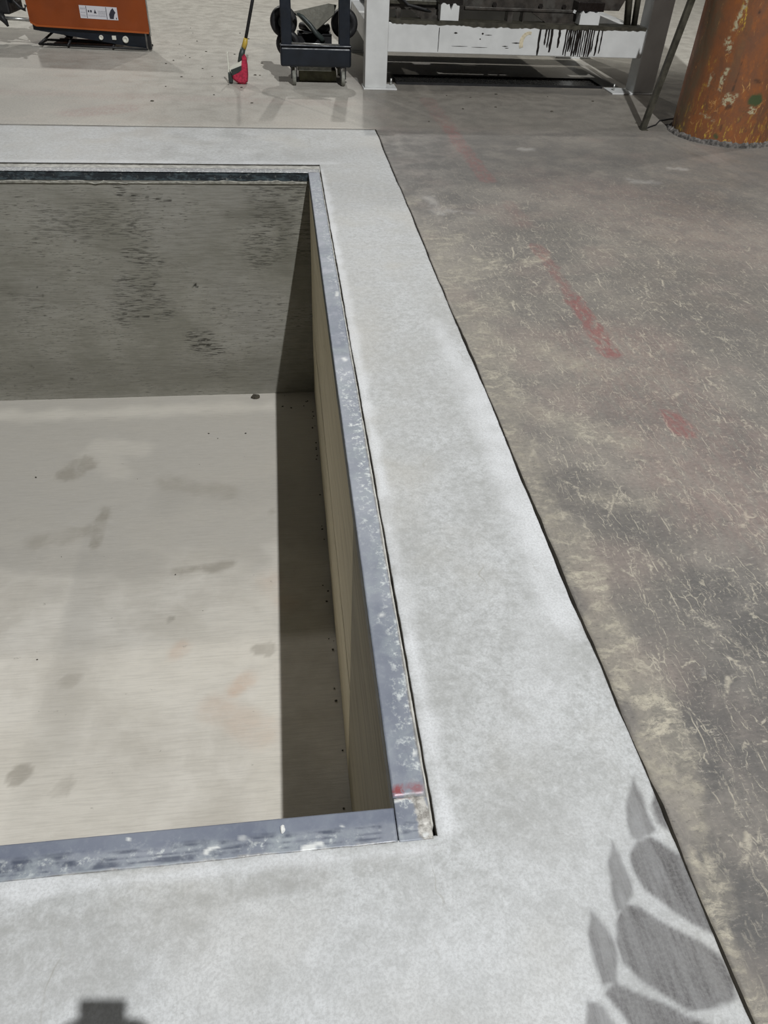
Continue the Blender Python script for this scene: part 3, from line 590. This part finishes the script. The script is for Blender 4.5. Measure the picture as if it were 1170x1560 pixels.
# ---------------------------------------------------------------- orange column
CX, CY, CR = 3.915, 6.746, .428
col = empty('round_column', (CX, CY, 0), label='thick round column in chipped rusty orange paint', cat='column')
def cyl(u, v, h): return (np.cos(u)*(CR+h), np.sin(u)*(CR+h), v)
sheet('shaft', lines((0, 3.0, .1), (3.0, 5.4, .02), (5.4, 2*math.pi, .1)), lines((.0, 1.1, .014), (1.1, 4.5, .2)), None, 'column', {
    'worn': lambda u, v: caps(u*CR, v, [(3.2*CR, .0, 3.35*CR, 1.2, .06, .08, .9), (4.05*CR, .9, 4.1*CR, .5, .01, .04, .5)], .05, 8),
    'yellow': lambda u, v: np.maximum(np.clip((.33-v)/.3, 0, 1)*.8, caps(u*CR, v, [(3.75*CR, .25, 4.1*CR, .2, .02, .04, 1), (3.95*CR, 1., 4.0*CR, .8, .01, .04, .9), (3.9*CR, .06, 4.5*CR, .04, .02, .03, 1), (3.6*CR, .6, 3.6*CR, .3, .02, .04, .6)], .03, 12)),
    'cream': lambda u, v: caps(u*CR, v, [(3.93*CR, 1.0, 3.86*CR, .82, .008, .02, 1), (3.84*CR, .74, 3.88*CR, .70, .02, .02, 1), (3.96*CR, .55, 3.92*CR, .42, .008, .015, 1), (4.11*CR, .36, 4.13*CR, .33, .02, .02, 1), (4.25*CR, .38, 4.22*CR, .33, .005, .015, .8), (3.7*CR, .5, 3.68*CR, .42, .004, .012, .8), (3.6*CR, .22, 4.0*CR, .18, .003, .008, .8), (4.62*CR, .28, 4.68*CR, .28, .02, .01, 1)], .02, 25),
    'green': lambda u, v: caps(u*CR, v, [(4.6*CR, .36, 4.7*CR, .36, .03, .02, 1), (4.1*CR, .07, 4.13*CR, .07, .015, .01, .9)], .02, 20),
    'mark': lambda u, v: caps(u*CR, v, [(4.21*CR, .95, 4.212*CR, .95, .006, .005, .8), (4.18*CR, .62, 4.17*CR, .42, .001, .005, .6), (4.16*CR, .29, 4.2*CR, .30, .012, .01, .7), (4.18*CR, .12, 4.17*CR, .15, .004, .006, .6), (4.5*CR, .5, 4.6*CR, .49, .004, .01, .6)], .01, 30),
    }, cyl, lambda u, v: (u, v, fbm(u*2, v*4, 2, 3)*.002), parent=col)
# crumbling grout ring
bm = bmesh.new(); N = 150; R1 = []
for k in range(N):
    a = 2*math.pi*k/N; rr = CR+.022+.016*float(fbm(math.cos(a)*3, math.sin(a)*3, 4, 2))+.012*rnd.random(); z = .022+.018*float(fbm(a*6, 1, 3, 4))+.012*rnd.random()
    R1.append([bm.verts.new((math.cos(a)*q, math.sin(a)*q, zz)) for q, zz in ((CR-.01, z+.015), (CR+.008, z), (rr-.006, z*.6), (rr, -.002))])
for k in range(N):
    A, B = R1[k], R1[(k+1) % N]
    for i in range(3): bm.faces.new((A[i], A[i+1], B[i+1], B[i]))
bm_obj('grout_ring', bm, 'grout', col)

# ---------------------------------------------------------------- leaning steel bar and cable
bar = empty('steel_bar', (3.237, 6.859, 0), label='thin dark steel bar leaning against the orange column', cat='bar')
d = Vector((.149, .0, 1)).normalized()
q = Vector((0, 0, 1)).rotation_difference(d).to_matrix().to_4x4()
bm = bmesh.new(); box(bm, -.024, .024, -.003, .003, 0, 1.78, rot=q); box(bm, -.024, -.018, .003, .04, 0, 1.78, rot=q); bm_obj('angle_profile', bm, 'oily', bar)
bm = bmesh.new(); box(bm, -.028, .034, -.03, .03, 0, .006); bm_obj('foot_plate', bm, 'oily', bar)
tag(otube('cable', 'black', None, [(3.265, 6.88, .006), (3.34, 6.95, .006), (3.42, 7.02, .006), (3.52, 7.17, .008), (3.64, 7.24, .008), (3.8, 7.3, .008)], .006, 6), 'short dark cable on the floor between the leaning bar and the column', 'cable')

# ---------------------------------------------------------------- white steel stand
st = empty('steel_stand', (2.4, 8.9, 0), label='large white steel stand with black oil drips carrying a dark machine', cat='stand')
off = Vector((-2.4, -8.9, 0))
def P(name, mat, *a, bev=.004):
    x0, x1, y0, y1, z0, z1 = a
    return obox(name, mat, st, x0-2.4, x1-2.4, y0-8.9, y1-8.9, z0, z1, bev=bev)
for (x0, x1, y0, y1) in ((.865, 1.085, 8.3, 8.5), (3.70, 3.92, 8.3, 8.52), (.865, 1.085, 10.35, 10.57), (3.70, 3.92, 10.35, 10.57)):
    lg = P('leg', 'white_paint', x0, x1, y0, y1, .012, 1.25, bev=.008)
for (x0, x1, y0, y1) in ((.85, 1.19, 8.27, 8.50), (3.47, 3.93, 8.28, 8.55), (.85, 1.19, 10.3, 10.6), (3.47, 3.93, 10.3, 10.6)):
    P('base_plate', 'white_paint', x0, x1, y0, y1, 0, .014, bev=.003)
for (x, y) in ((3.53, 8.42), (1.15, 8.45)):
    otube('anchor_bolt', 'chrome', st, [(x-2.4, y-8.9, .01), (x-2.4, y-8.9, .075)], .012, 8)
P('cross_beam', 'white_paint', 1.085, 3.70, 8.31, 8.50, .325, .572, bev=.006)
P('cross_beam', 'white_paint', 1.085, 3.70, 10.37, 10.52, .30, .50, bev=.006)
P('side_beam', 'white_paint', .90, 1.05, 8.5, 10.35, .33, .52, bev=.006)
P('side_beam', 'white_paint', 3.74, 3.88, 8.5, 10.35, .33, .52, bev=.006)
# oily top plate with a ragged dripping front edge
bm = bmesh.new(); rnd = random.Random(9); poly = [(1.086, .590), (3.69, .590)]; xx = 3.69; fr = []
while xx > 1.09:
    dz = .566-.010*rnd.random()-(.012*rnd.random() if 1.9 < xx < 3.3 else 0); fr.append((xx, dz)); xx -= rnd.uniform(.015, .04)
prism(bm, [(x-2.4, z) for x, z in poly+fr], 8.305-8.9, 8.52-8.9); bm_obj('oily_top_plate', bm, 'oily', st)
# black oil runs down the front of the beam
rnd = random.Random(12)
runs = [(2.60, .01, .33), (2.66, .008, .42), (2.69, .008, .40), (2.72, .012, .36), (2.80, .010, .40)]
runs += [(2.87+.022*i, rnd.uniform(.005, .010), rnd.choice([.33, .33, .34, .37])) for i in range(14)] + [(3.20, .008, .34), (3.24, .006, .36), (1.585, .003, .34)]
for (x, wd, zb) in runs:
    n = 7; L, R = [], []
    for i in range(n+1):
        z = .572-(.572-zb)*i/n; jx = x+rnd.uniform(-.003, .003); ww = wd*rnd.uniform(.85, 1.35)*(.6 if i == n else 1)
        if x < 1.6: z = min(z, .54)
        L.append((jx-ww-2.4, z)); R.append((jx+ww-2.4, z-.0005))
    oprism('oil_run', 'black_oil', st, L+R[::-1], 8.307-8.9, 8.3095-8.9)
for (x, z, w_, h_) in ((2.02, .50, .012, .015), (2.00, .455, .008, .01), (2.37, .43, .045, .008), (2.26, .40, .03, .006), (2.08, .49, .035, .004), (1.8, .39, .08, .003), (2.0, .385, .08, .003), (2.28, .385, .02, .004), (1.75, .50, .02, .012)):
    oprism('oil_spot', 'black_oil', st, [(x-w_-2.4, z), (x-2.4, z-h_*.6), (x+w_-2.4, z), (x-2.4, z+h_*.6)], 8.307-8.9, 8.3095-8.9)
# cream paint smear
arc = [(2.46+.09*math.cos(a)-2.4+.03, .43+.10*math.sin(a)) for a in np.linspace(1.3, 3.6, 9)]; arc2 = [(2.46+.055*math.cos(a)-2.4+.035, .43+.075*math.sin(a)) for a in np.linspace(3.6, 1.3, 9)]
oprism('paint_smear', 'stain_cream', st, arc+arc2, 8.307-8.9, 8.3095-8.9)
# blocks standing on the beam
def ragged_block(x0, x1, z1, seed, chamf=0.):
    r = random.Random(seed); top = []; n = 9
    for i in range(n+1):
        x = x0+(x1-x0)*i/n; z = z1+r.uniform(-.012, .012)-(.05 if (seed == 1 and i == 5) else 0)-(chamf if i in (0, n) else 0); top.append((x-2.4, z))
    oprism('spacer_block', 'white_paint', st, [(x1-2.4, .592), (x0-2.4, .592)]+top, 8.315-8.9, 8.48-8.9)
    P('shim', 'oily', x0-.01, x1+.01, 8.312, 8.49, .588, .598, bev=.0)
ragged_block(1.585, 1.765, .728, 1); ragged_block(2.985, 3.185, .70, 2, .03)
P('machine_pad', 'black_oil', 1.57, 1.80, 8.33, 8.55, .722, .80); P('machine_pad', 'black_oil', 2.95, 3.22, 8.33, 8.55, .705, .78)
# dark machine hanging over the beam
mb = [(1.09, .655), (1.60, .655), (1.62, .735), (1.79, .735), (1.81, .665), (2.96, .665), (2.98, .725), (3.22, .725), (3.24, .70), (3.44, .70), (3.49, .80), (3.49, 1.35), (1.09, 1.35)]
oprism('machine_body', 'machine', st, [(x-2.4, z) for x, z in mb], 8.50-8.9, 10.5-8.9)  # unseen rear part stretched back to block the rear lamps and shade the floor
for poly in ([(1.30, .67), (1.62, .67), (1.62, .585), (1.43, .585)], [(1.175, .67), (1.215, .67), (1.215, .585), (1.175, .585)], [(2.285, .67), (2.335, .67), (2.335, .585), (2.285, .585)],
             [(2.53, .67), (2.98, .67), (2.98, .585), (2.69, .585)], [(2.44, .67), (2.455, .67), (2.448, .585), (2.436, .585)]):
    oprism('bracket', 'machine', st, [(x-2.4, z) for x, z in poly], 8.44-8.9, 8.56-8.9)
for x in (1.28, 1.40, 2.15, 2.62, 2.86):
    bm = bmesh.new(); tube(bm, [(x-2.4, 8.502-8.9, .72), (x-2.4, 8.475-8.9, .72)], .022, 6); bm_obj('bolt', bm, 'black_oil', st)
P('machine_rib', 'machine', 1.85, 2.95, 8.455, 8.51, .675, .70); P('machine_rib', 'oily', 1.1, 1.58, 8.47, 8.51, .70, .735)
otube('hose', 'black', st, [(-1.28, -.44, 1.0), (-1.24, -.46, .80), (-1.12, -.47, .70), (-.95, -.46, .665), (-.85, -.44, .64)], .014, 8)
otube('pipe', 'oily', st, [(1.05, -.42, 1.2), (1.15, -.42, .58)], .035, 10); otube('pipe', 'oily', st, [(1.16, -.46, 1.2), (1.215, -.44, .59)], .03, 10)
for x in (1.35, 1.50, .74):
    otube('pipe', 'chrome', st, [(x-1.05 if x > 1 else .52, -.41, .70), (x-1.05 if x > 1 else .53, -.41, .585)], .012, 8)
# thin black sheet added to darken the floor where the beam's shade falls
dt = empty('shade_sheet', (2.47, 8.76, 0), label='thin black sheet added as painted shade on the floor between the white stand legs', cat='painted shade')
bm = bmesh.new(); prism(bm, [(-1.24, 0), (.98, 0), (.98, .008), (-1.24, .008)], -.19, .19); bm_obj('shade_sheet_base', bm, 'black_oil', dt)
for a in ((-1.24, .98, -.20, -.19, 0, .022), (-1.24, .98, .19, .20, 0, .022), (-1.25, -1.24, -.20, .20, 0, .022), (.98, .99, -.20, .20, 0, .022)): obox('shade_sheet_rim', 'black', dt, *a, bev=0)

# ---------------------------------------------------------------- navy cart
ct = empty('utility_cart', (.39, 8.45, 0), label='navy steel cart with two small grey casters beside the white stand', cat='cart')
def C_(name, mat, *a, bev=.008):
    return obox(name, mat, ct, a[0]-.39, a[1]-.39, a[2]-8.45, a[3]-8.45, a[4], a[5], bev=bev)
C_('upright', 'navy', .05, .155, 8.40, 8.47, .17, 1.05); C_('upright', 'navy', .61, .72, 8.40, 8.47, .17, 1.05)
C_('front_panel', 'navy', .035, .735, 8.39, 8.46, .165, .335, bev=.02); C_('panel_ledge', 'navy', .035, .735, 8.375, 8.46, .338, .356)
otube('rail', 'chrome', ct, [(-.24, -.07, .368), (.225, -.07, .362)], .007, 8)
C_('deck', 'navy', .05, .72, 8.46, 9.05, .175, .20); C_('mesh_edge', 'tread', .20, .54, 8.44, 8.455, .125, .162, bev=0.002)
for x, y in ((.165, 8.43), (.655, 8.43), (.165, 8.98), (.655, 8.98)):
    wb = bmesh.new(); disc_y(wb, (x-.39, y-8.45, .065), .065, .036, axis='x'); cw = bm_obj('caster_wheel', wb, 'tread', ct, True)
    C_('caster_fork', 'black', x-.03, x-.021, y-.02, y+.02, .06, .172, bev=.002); C_('caster_fork', 'black', x+.021, x+.03, y-.02, y+.02, .06, .172, bev=.002)
    C_('caster_top', 'black', x-.03, x+.03, y-.03, y+.03, .160, .174, bev=.002)
def wheel(x, y, z, r, t, label, group=None):
    root = empty('tyre', (x, y, z), label=label, cat='tyre')
    bm = bmesh.new(); disc_y(bm, (0, 0, 0), r, t); bm_obj('rubber_tread', bm, 'black', root, True)
    bm = bmesh.new(); disc_y(bm, (0, 0, 0), r*.45, t*.75); bm_obj('hub', bm, 'darkgreen', root, True)
wheel(.085, 8.74, .495, .135, .12, 'black tyre sticking out left of the navy cart, upper one')
wheel(.12, 8.62, .325, .12, .10, 'black tyre low on the left side of the navy cart')
wheel(.69, 8.74, .495, .135, .12, 'black tyre sticking out right of the navy cart towards the white stand')
tb = empty('black_tub', (.39, 8.78, .2), label='black open tub sitting on the navy cart between the tyres', cat='tub')
bm = bmesh.new()
for a in ((-.17, .17, -.10, .16, 0.002, .02), (-.17, .17, -.10, -.085, .02, .20), (-.17, .17, .145, .16, .02, .20), (-.17, -.155, -.085, .145, .02, .20), (.155, .17, -.085, .145, .02, .20)): box(bm, *a, bev=.002)
bm_obj('tub_body', bm, 'black', tb); bm = bmesh.new(); tube(bm, [(-.17, -.10, .2), (.17, -.10, .2)], .01, 8); bm_obj('rim', bm, 'black', tb, True)
# dark curved straps over the tub
sp = tag(otube('strap', 'darkgreen', None, [(.20, 8.60, .585), (.27, 8.56, .56), (.34, 8.54, .50), (.39, 8.53, .44), (.45, 8.53, .385), (.46, 8.56, .36)], [.016, .018, .02, .024, .028, .026], 8), 'dark curved hose hanging over the front of the black tub', 'hose')
hs = tag(otube('hose', 'black', None, [(.53, 8.72, .46), (.49, 8.70, .455), (.42, 8.70, .45), (.34, 8.74, .45), (.26, 8.84, .45)], .035, 8), 'thick black hose looped behind the grey mat on the cart', 'hose')
# grey mat folded over the load
bm = bmesh.new(); A = [(.185, 8.58, .60), (.335, 8.53, .455), (.375, 8.53, .44), (.57, 8.57, .585), (.60, 8.62, .66), (.53, 8.66, .665)]
va = [bm.verts.new(p) for p in A]; vb = [bm.verts.new((p[0]+.005, p[1]+.012, p[2]-.006)) for p in A]
bm.faces.new(va); bm.faces.new(vb[::-1])
for i in range(6): bm.faces.new((va[i], vb[i], vb[(i+1) % 6], va[(i+1) % 6]))
bmesh.ops.triangulate(bm, faces=bm.faces[:2])
mt = bm_obj('floor_mat', bm, 'greymat'); tag(mt, 'stiff grey mat folded to a point on top of the cart load', 'mat')
bx = tag(obox('wooden_box', 'olive', None, .22, .60, 8.60, 8.85, 0, .105), 'low olive-brown wooden box on the floor under the navy cart', 'box')

# ---------------------------------------------------------------- scrubbing brush on a pole
br = empty('floor_brush', (-.38, 8.45, 0), label='crimson brush head on a black pole with a yellow collar, standing on the floor', cat='brush')
def X_(p): return (p[0]+.38, p[1]-8.45, p[2])
otube('pole', 'black', br, [X_(p) for p in ((-.292, 8.45, .375), (-.199, 8.48, .70), (-.05, 8.55, 1.25))], .016, 10)
otube('collar', 'yellow', br, [X_(p) for p in ((-.318, 8.45, .300), (-.300, 8.45, .345), (-.289, 8.45, .388))], [.024, .024, .020], 12)
otube('socket', 'darkgreen', br, [X_(p) for p in ((-.362, 8.44, .185), (-.340, 8.44, .25), (-.320, 8.45, .305))], [.024, .028, .024], 12)
bm = bmesh.new(); prism(bm, [(x+.38, z) for x, z in ((-.468, .135), (-.345, .205), (-.337, .175), (-.352, .150), (-.452, .095))], -.05, .03); bm_obj('white_bracket', bm, 'whiteplastic', br)
bm = bmesh.new(); prism(bm, [(x+.38, z) for x, z in ((-.455, .125), (-.345, .165), (-.350, .120), (-.445, .075))], -.058, .02); bm_obj('clamp', bm, 'darkgreen', br)
obox('squeegee_blade', 'whiteplastic', br, -.483+.38, -.470+.38, -.03, .02, .10, .268, bev=.003)
obox('rubber_foot', 'darkgreen', br, -.487+.38, -.445+.38, -.035, .03, .008, .10, bev=.006)
bm = bmesh.new(); R0 = []; prof = [(-.445, .085, -.39, .03), (-.30, .0, -.30, .0)]
outline = [(-.452, .075), (-.44, .035), (-.40, .008), (-.352, .0), (-.325, .0), (-.300, .02), (-.290, .08), (-.288, .16), (-.296, .225), (-.316, .262), (-.338, .240), (-.345, .19), (-.35, .13), (-.39, .10)]
rnd = random.Random(2)
layers = []
for (yy, sc) in ((-.06, .82), (-.045, .97), (-.01, 1.0), (.03, .97), (.045, .82)):
    cx = sum(p[0] for p in outline)/len(outline); cz = sum(p[1] for p in outline)/len(outline)
    layers.append([bm.verts.new(((cx+(x-cx)*sc)+.38+rnd.uniform(-.002, .002), yy, max(.001, cz+(z-cz)*sc))) for x, z in outline])
for a, b in zip(layers, layers[1:]):
    for i in range(len(outline)): bm.faces.new((a[i], a[(i+1) % len(outline)], b[(i+1) % len(outline)], b[i]))
bm.faces.new(layers[0]); bm.faces.new(layers[-1][::-1]); bm_obj('bristle_head', bm, 'crimson', br)

# ---------------------------------------------------------------- orange lift in the background
lf = empty('scissor_lift', (-2.03, 10.45, 0), rz=-.075, label='orange lift machine with a white safety label, cut off by the top of the view', cat='lift')
y0 = -.37
bm = bmesh.new(); prism(bm, [(-.66, .235), (-.60, .205), (.63, .180), (.645, .20), (.645, .95), (-.66, .95)], y0, y0+.045); bm_obj('tray_cover', bm, 'orange', lf)
bm = bmesh.new(); prism(bm, [(-.655, .233), (-.60, .203), (.635, .175), (.64, .192), (-.59, .220), (-.655, .25)], y0-.010, y0+.0); bm_obj('bottom_lip', bm, 'orange_edge', lf)
bm = bmesh.new(); prism(bm, [(-.65, .225), (.58, .172), (.58, .03), (.40, .04), (.10, .075), (-.65, .165)], y0+.03, y0+.16); bm_obj('chassis', bm, 'navy', lf)
obox('corner_post', 'black', lf, .60, .635, y0+.02, y0+.08, .015, .18); obox('side_rail', 'chrome', lf, .645, .652, y0, y0+.045, .15, .95, bev=.002); obox('main_body', 'orange', lf, -.62, .30, y0+.16, .45, .16, .95)
for (x, r) in ((.09, .024), (.36, .034)):
    bm = bmesh.new(); disc_y(bm, (x, y0+.015, .118 if x < .2 else .108), r, .03, 18); bm_obj('guide_roller', bm, 'whiteplastic', lf, True)
obox('spacer', 'whiteplastic', lf, .21, .255, y0+.01, y0+.03, .10, .14)
for p in ([(-.62, .05, .03), (.60, .02, .02)], [(-.62, -.25, .03), (.60, -.28, .025)], [(-.62, -.25, .03), (-.62, .05, .03)], [(-.30, -.27, .025), (-.26, .05, .16)], [(.20, -.27, .025), (.24, .05, .12)], [(-.45, -.02, .05), (.55, -.1, .035)], [(-.62, -.25, .03), (-.45, .1, .17)]):
    otube('lower_rod', 'black', lf, [(a, b-.1, c) for a, b, c in p], .012, 8)
for x in (-.5, .1):
    bm = bmesh.new(); disc_y(bm, (x*1.0, .4, .12), .12, .09, axis='x'); bm_obj('wheel', bm, 'black', lf, True)
lab = empty('safety_label'); lab.parent = lf; lab.location = (.115, y0-.001, .355); lab.rotation_euler = (0, .02, 0)
obox('label_plate', 'label', lab, -.205, .205, -.0025, 0, -.060, .060, bev=0)
bm = bmesh.new()
for x in (-.130, .085): box(bm, x-.003, x+.003, -.004, -.002, -.056, .056)
prism(bm, [(.115, -.05), (.112, -.01), (.135, .03), (.16, .052), (.172, .03), (.185, .01), (.172, -.005), (.162, -.03), (.158, -.05)], -.0045, -.002)
box(bm, -.09, -.072, -.004, -.002, .0, .02); box(bm, -.115, -.10, -.004, -.002, .0, .018); prism(bm, [(-.052, -.008), (-.022, -.008), (-.03, .01), (-.037, .03), (-.044, .01)], -.004, -.002)
box(bm, .182, .192, -.004, -.002, -.052, -.036)
tag(bm_obj('pictograms', bm, 'ink', lab), kind='stuff')
bm = bmesh.new(); rr = random.Random(5)
for row, (xa, xb, zs) in enumerate(((-.195, -.14, (.035, .025, -.005, -.03, -.04)), (-.005, .075, (.015, .006, -.004, -.014)), (-.115, .07, (-.026, -.034)))):
    for z in zs:
        x = xa
        while x < xb-.006:
            w_ = rr.uniform(.005, .013); box(bm, x, min(x+w_, xb), -.0035, -.002, z-.0022, z+.0022); x += w_+.004
tag(bm_obj('small_print', bm, 'faint_ink', lab), kind='stuff')
# controls and hoses at the left end
obox('drive_unit', 'black', lf, -1.15, -.86, -.35, .1, .30, .62, bev=.02); obox('drive_cover', 'navy', lf, -1.3, -.80, -.30, .15, .40, .60, bev=.02)
bm = bmesh.new(); tube(bm, [(-.98, -.36, .30), (-.93, -.37, .24), (-.91, -.37, .19)], [.05, .03, .012], 8); bm_obj('drain_nozzle', bm, 'black', lf, True)
otube('cross_tube', 'chrome', lf, [(-1.05, -.36, .27), (-.66, -.37, .262)], .018, 10)
otube('hydraulic_hose', 'black', lf, [(-.80, -.34, .62), (-.80, -.37, .50), (-.78, -.38, .43), (-.73, -.38, .375), (-.68, -.38, .355), (-.665, -.37, .40)], .018, 10)

# ---------------------------------------------------------------- photographer behind the edge of the picture, whose phone shades the floor
PB = (.02, -.33)
man = empty('person', (PB[0], PB[1], 0), label='person in a dark jacket and jeans holding a phone over the pit edge', cat='person')
def skin_obj(name, verts, edges, radii, mat, sub=2):
    me = bpy.data.meshes.new(name); me.from_pydata(verts, edges, []); o = link(name, me, mat, man)
    sm = o.modifiers.new('skin', 'SKIN'); sm.use_smooth_shade = True
    for i, r in enumerate(radii): me.skin_vertices[0].data[i].radius = (r, r) if not isinstance(r, tuple) else r
    me.skin_vertices[0].data[0].use_root = True
    s = o.modifiers.new('sub', 'SUBSURF'); s.levels = sub; s.render_levels = sub
    return o
V = [(0, 0, .95), (0, 0, 1.12), (0, -.01, 1.30), (0, -.01, 1.42), (0, .01, 1.50), (0, .03, 1.56)]; Ed = [(0, 1), (1, 2), (2, 3), (3, 4), (4, 5)]; Rd = [(.15, .11), (.14, .10), (.16, .11), (.13, .09), .055, .055]
for s in (-1, 1):
    b = len(V); V += [(s*.17, -.01, 1.40), (s*.24, .03, 1.15), (s*.13, .22, 1.33), (s*.075, .27, 1.44)]; Ed += [(3, b), (b, b+1), (b+1, b+2), (b+2, b+3)]; Rd += [.065, .05, .036, .027]
    b = len(V); V += [(s*.09, 0, .86), (s*.10, .02, .48), (s*.11, -.02, .09), (s*.12, .12, .035)]; Ed += [(0, b), (b, b+1), (b+1, b+2), (b+2, b+3)]; Rd += [.095, .062, .045, .035]
skin_obj('body', V, Ed, Rd, 'jacket')
V = [(0, 0, .95)]; Ed = []; Rd = [(.155, .118)]
for s in (-1, 1):
    b = len(V); V += [(s*.09, 0, .86), (s*.10, .02, .48), (s*.11, -.02, .10)]; Ed += [(0, b), (b, b+1), (b+1, b+2)]; Rd += [.102, .070, .056]
skin_obj('trousers', V, Ed, Rd, 'jeans')
bm = bmesh.new(); bmesh.ops.create_uvsphere(bm, u_segments=28, v_segments=20, radius=1)
for v in bm.verts:
    x, y, z = v.co; wv_ = 1-.22*max(0, -z); fy = .098*(1+.04*z)
    nose = .022*math.exp(-((x/.16)**2+((z+.12)/.22)**2)) if y > 0 else 0
    eye = -.010*(math.exp(-(((abs(x)-.38)/.15)**2+((z-.08)/.12)**2)) if y > 0 else 0); lip = .006*math.exp(-((x/.28)**2+((z+.5)/.07)**2)) if y > 0 else 0
    v.co = Vector((x*.076*wv_, y*fy+nose+eye+lip, z*.118))
hd = bm_obj('head', bm, 'skin', man, True); hd.location = (0, .06, 1.655); hd.rotation_euler = (-.35, 0, 0)
bm = bmesh.new(); bmesh.ops.create_uvsphere(bm, u_segments=24, v_segments=16, radius=1)
for v in bm.verts: v.co = Vector((v.co.x*.083, v.co.y*.102-.012, max(v.co.z, -.35 if v.co.y < .2 else .42)*.122+.008))
bm_obj('hair', bm, 'hair', hd, True)
for s in (-1, 1):
    bm = bmesh.new(); bmesh.ops.create_uvsphere(bm, u_segments=10, v_segments=8, radius=1)
    for v in bm.verts: v.co = Vector((v.co.x*.008+s*.077, v.co.y*.018-.005, v.co.z*.03-.005))
    bm_obj('ear', bm, 'skin', hd, True)
# phone: a slab just below and behind its lens, which sits at the camera
ph = empty('smartphone', (0, 0, 1.6), label='black smartphone held out over the pit edge by the person', cat='phone')
ph.matrix_world = Matrix(((r_.x, u_.x, -f_.x, 0), (r_.y, u_.y, -f_.y, 0), (r_.z, u_.z, -f_.z, 1.6), (0, 0, 0, 1)))
bm = bmesh.new(); box(bm, -.060, .016, -.132, .018, .006, .014, bev=.003); bm_obj('phone_body', bm, 'black', ph)
obox('screen', 'ink', ph, -.057, .013, -.129, .015, .0142, .0148, bev=0)
# hands: palm and five fingers each, closed on the phone edges
inv = man.matrix_world.inverted()
for s in (-1, 1):
    W_ = Matrix.Translation((-PB[0], -PB[1], 0)) @ ph.matrix_world
    xe = -.060 if s < 0 else .016
    def pt(x, y, z): return tuple(W_ @ Vector((xe+s*x, y, z)))
    fore = (s*.075, .27, 1.44)
    V = [pt(.032, -.100, .030), fore]; Ed = [(0, 1)]; Rd = [.026, .024]
    V += [pt(.026, -.045, .026)]; Ed += [(0, 2)]; Rd += [.028]
    for k, L in enumerate((.9, 1.0, .95, .75)):
        b = len(V); yy = -.040-.019*k
        V += [pt(.030, yy, .016), pt(.020, yy+.004, -.006), pt(.004, yy+.006, -.012), pt(-.014*L, yy+.006, -.008)]; Ed += [(2, b), (b, b+1), (b+1, b+2), (b+2, b+3)]; Rd += [.0095, .009, .0085, .0075]
    b = len(V); V += [pt(.018, -.05, .034), pt(.004, -.040, .030), pt(-.010, -.034, .024)]; Ed += [(2, b), (b, b+1), (b+1, b+2)]; Rd += [.012, .011, .009]
    skin_obj('hand', V, Ed, Rd, 'skin', 1)
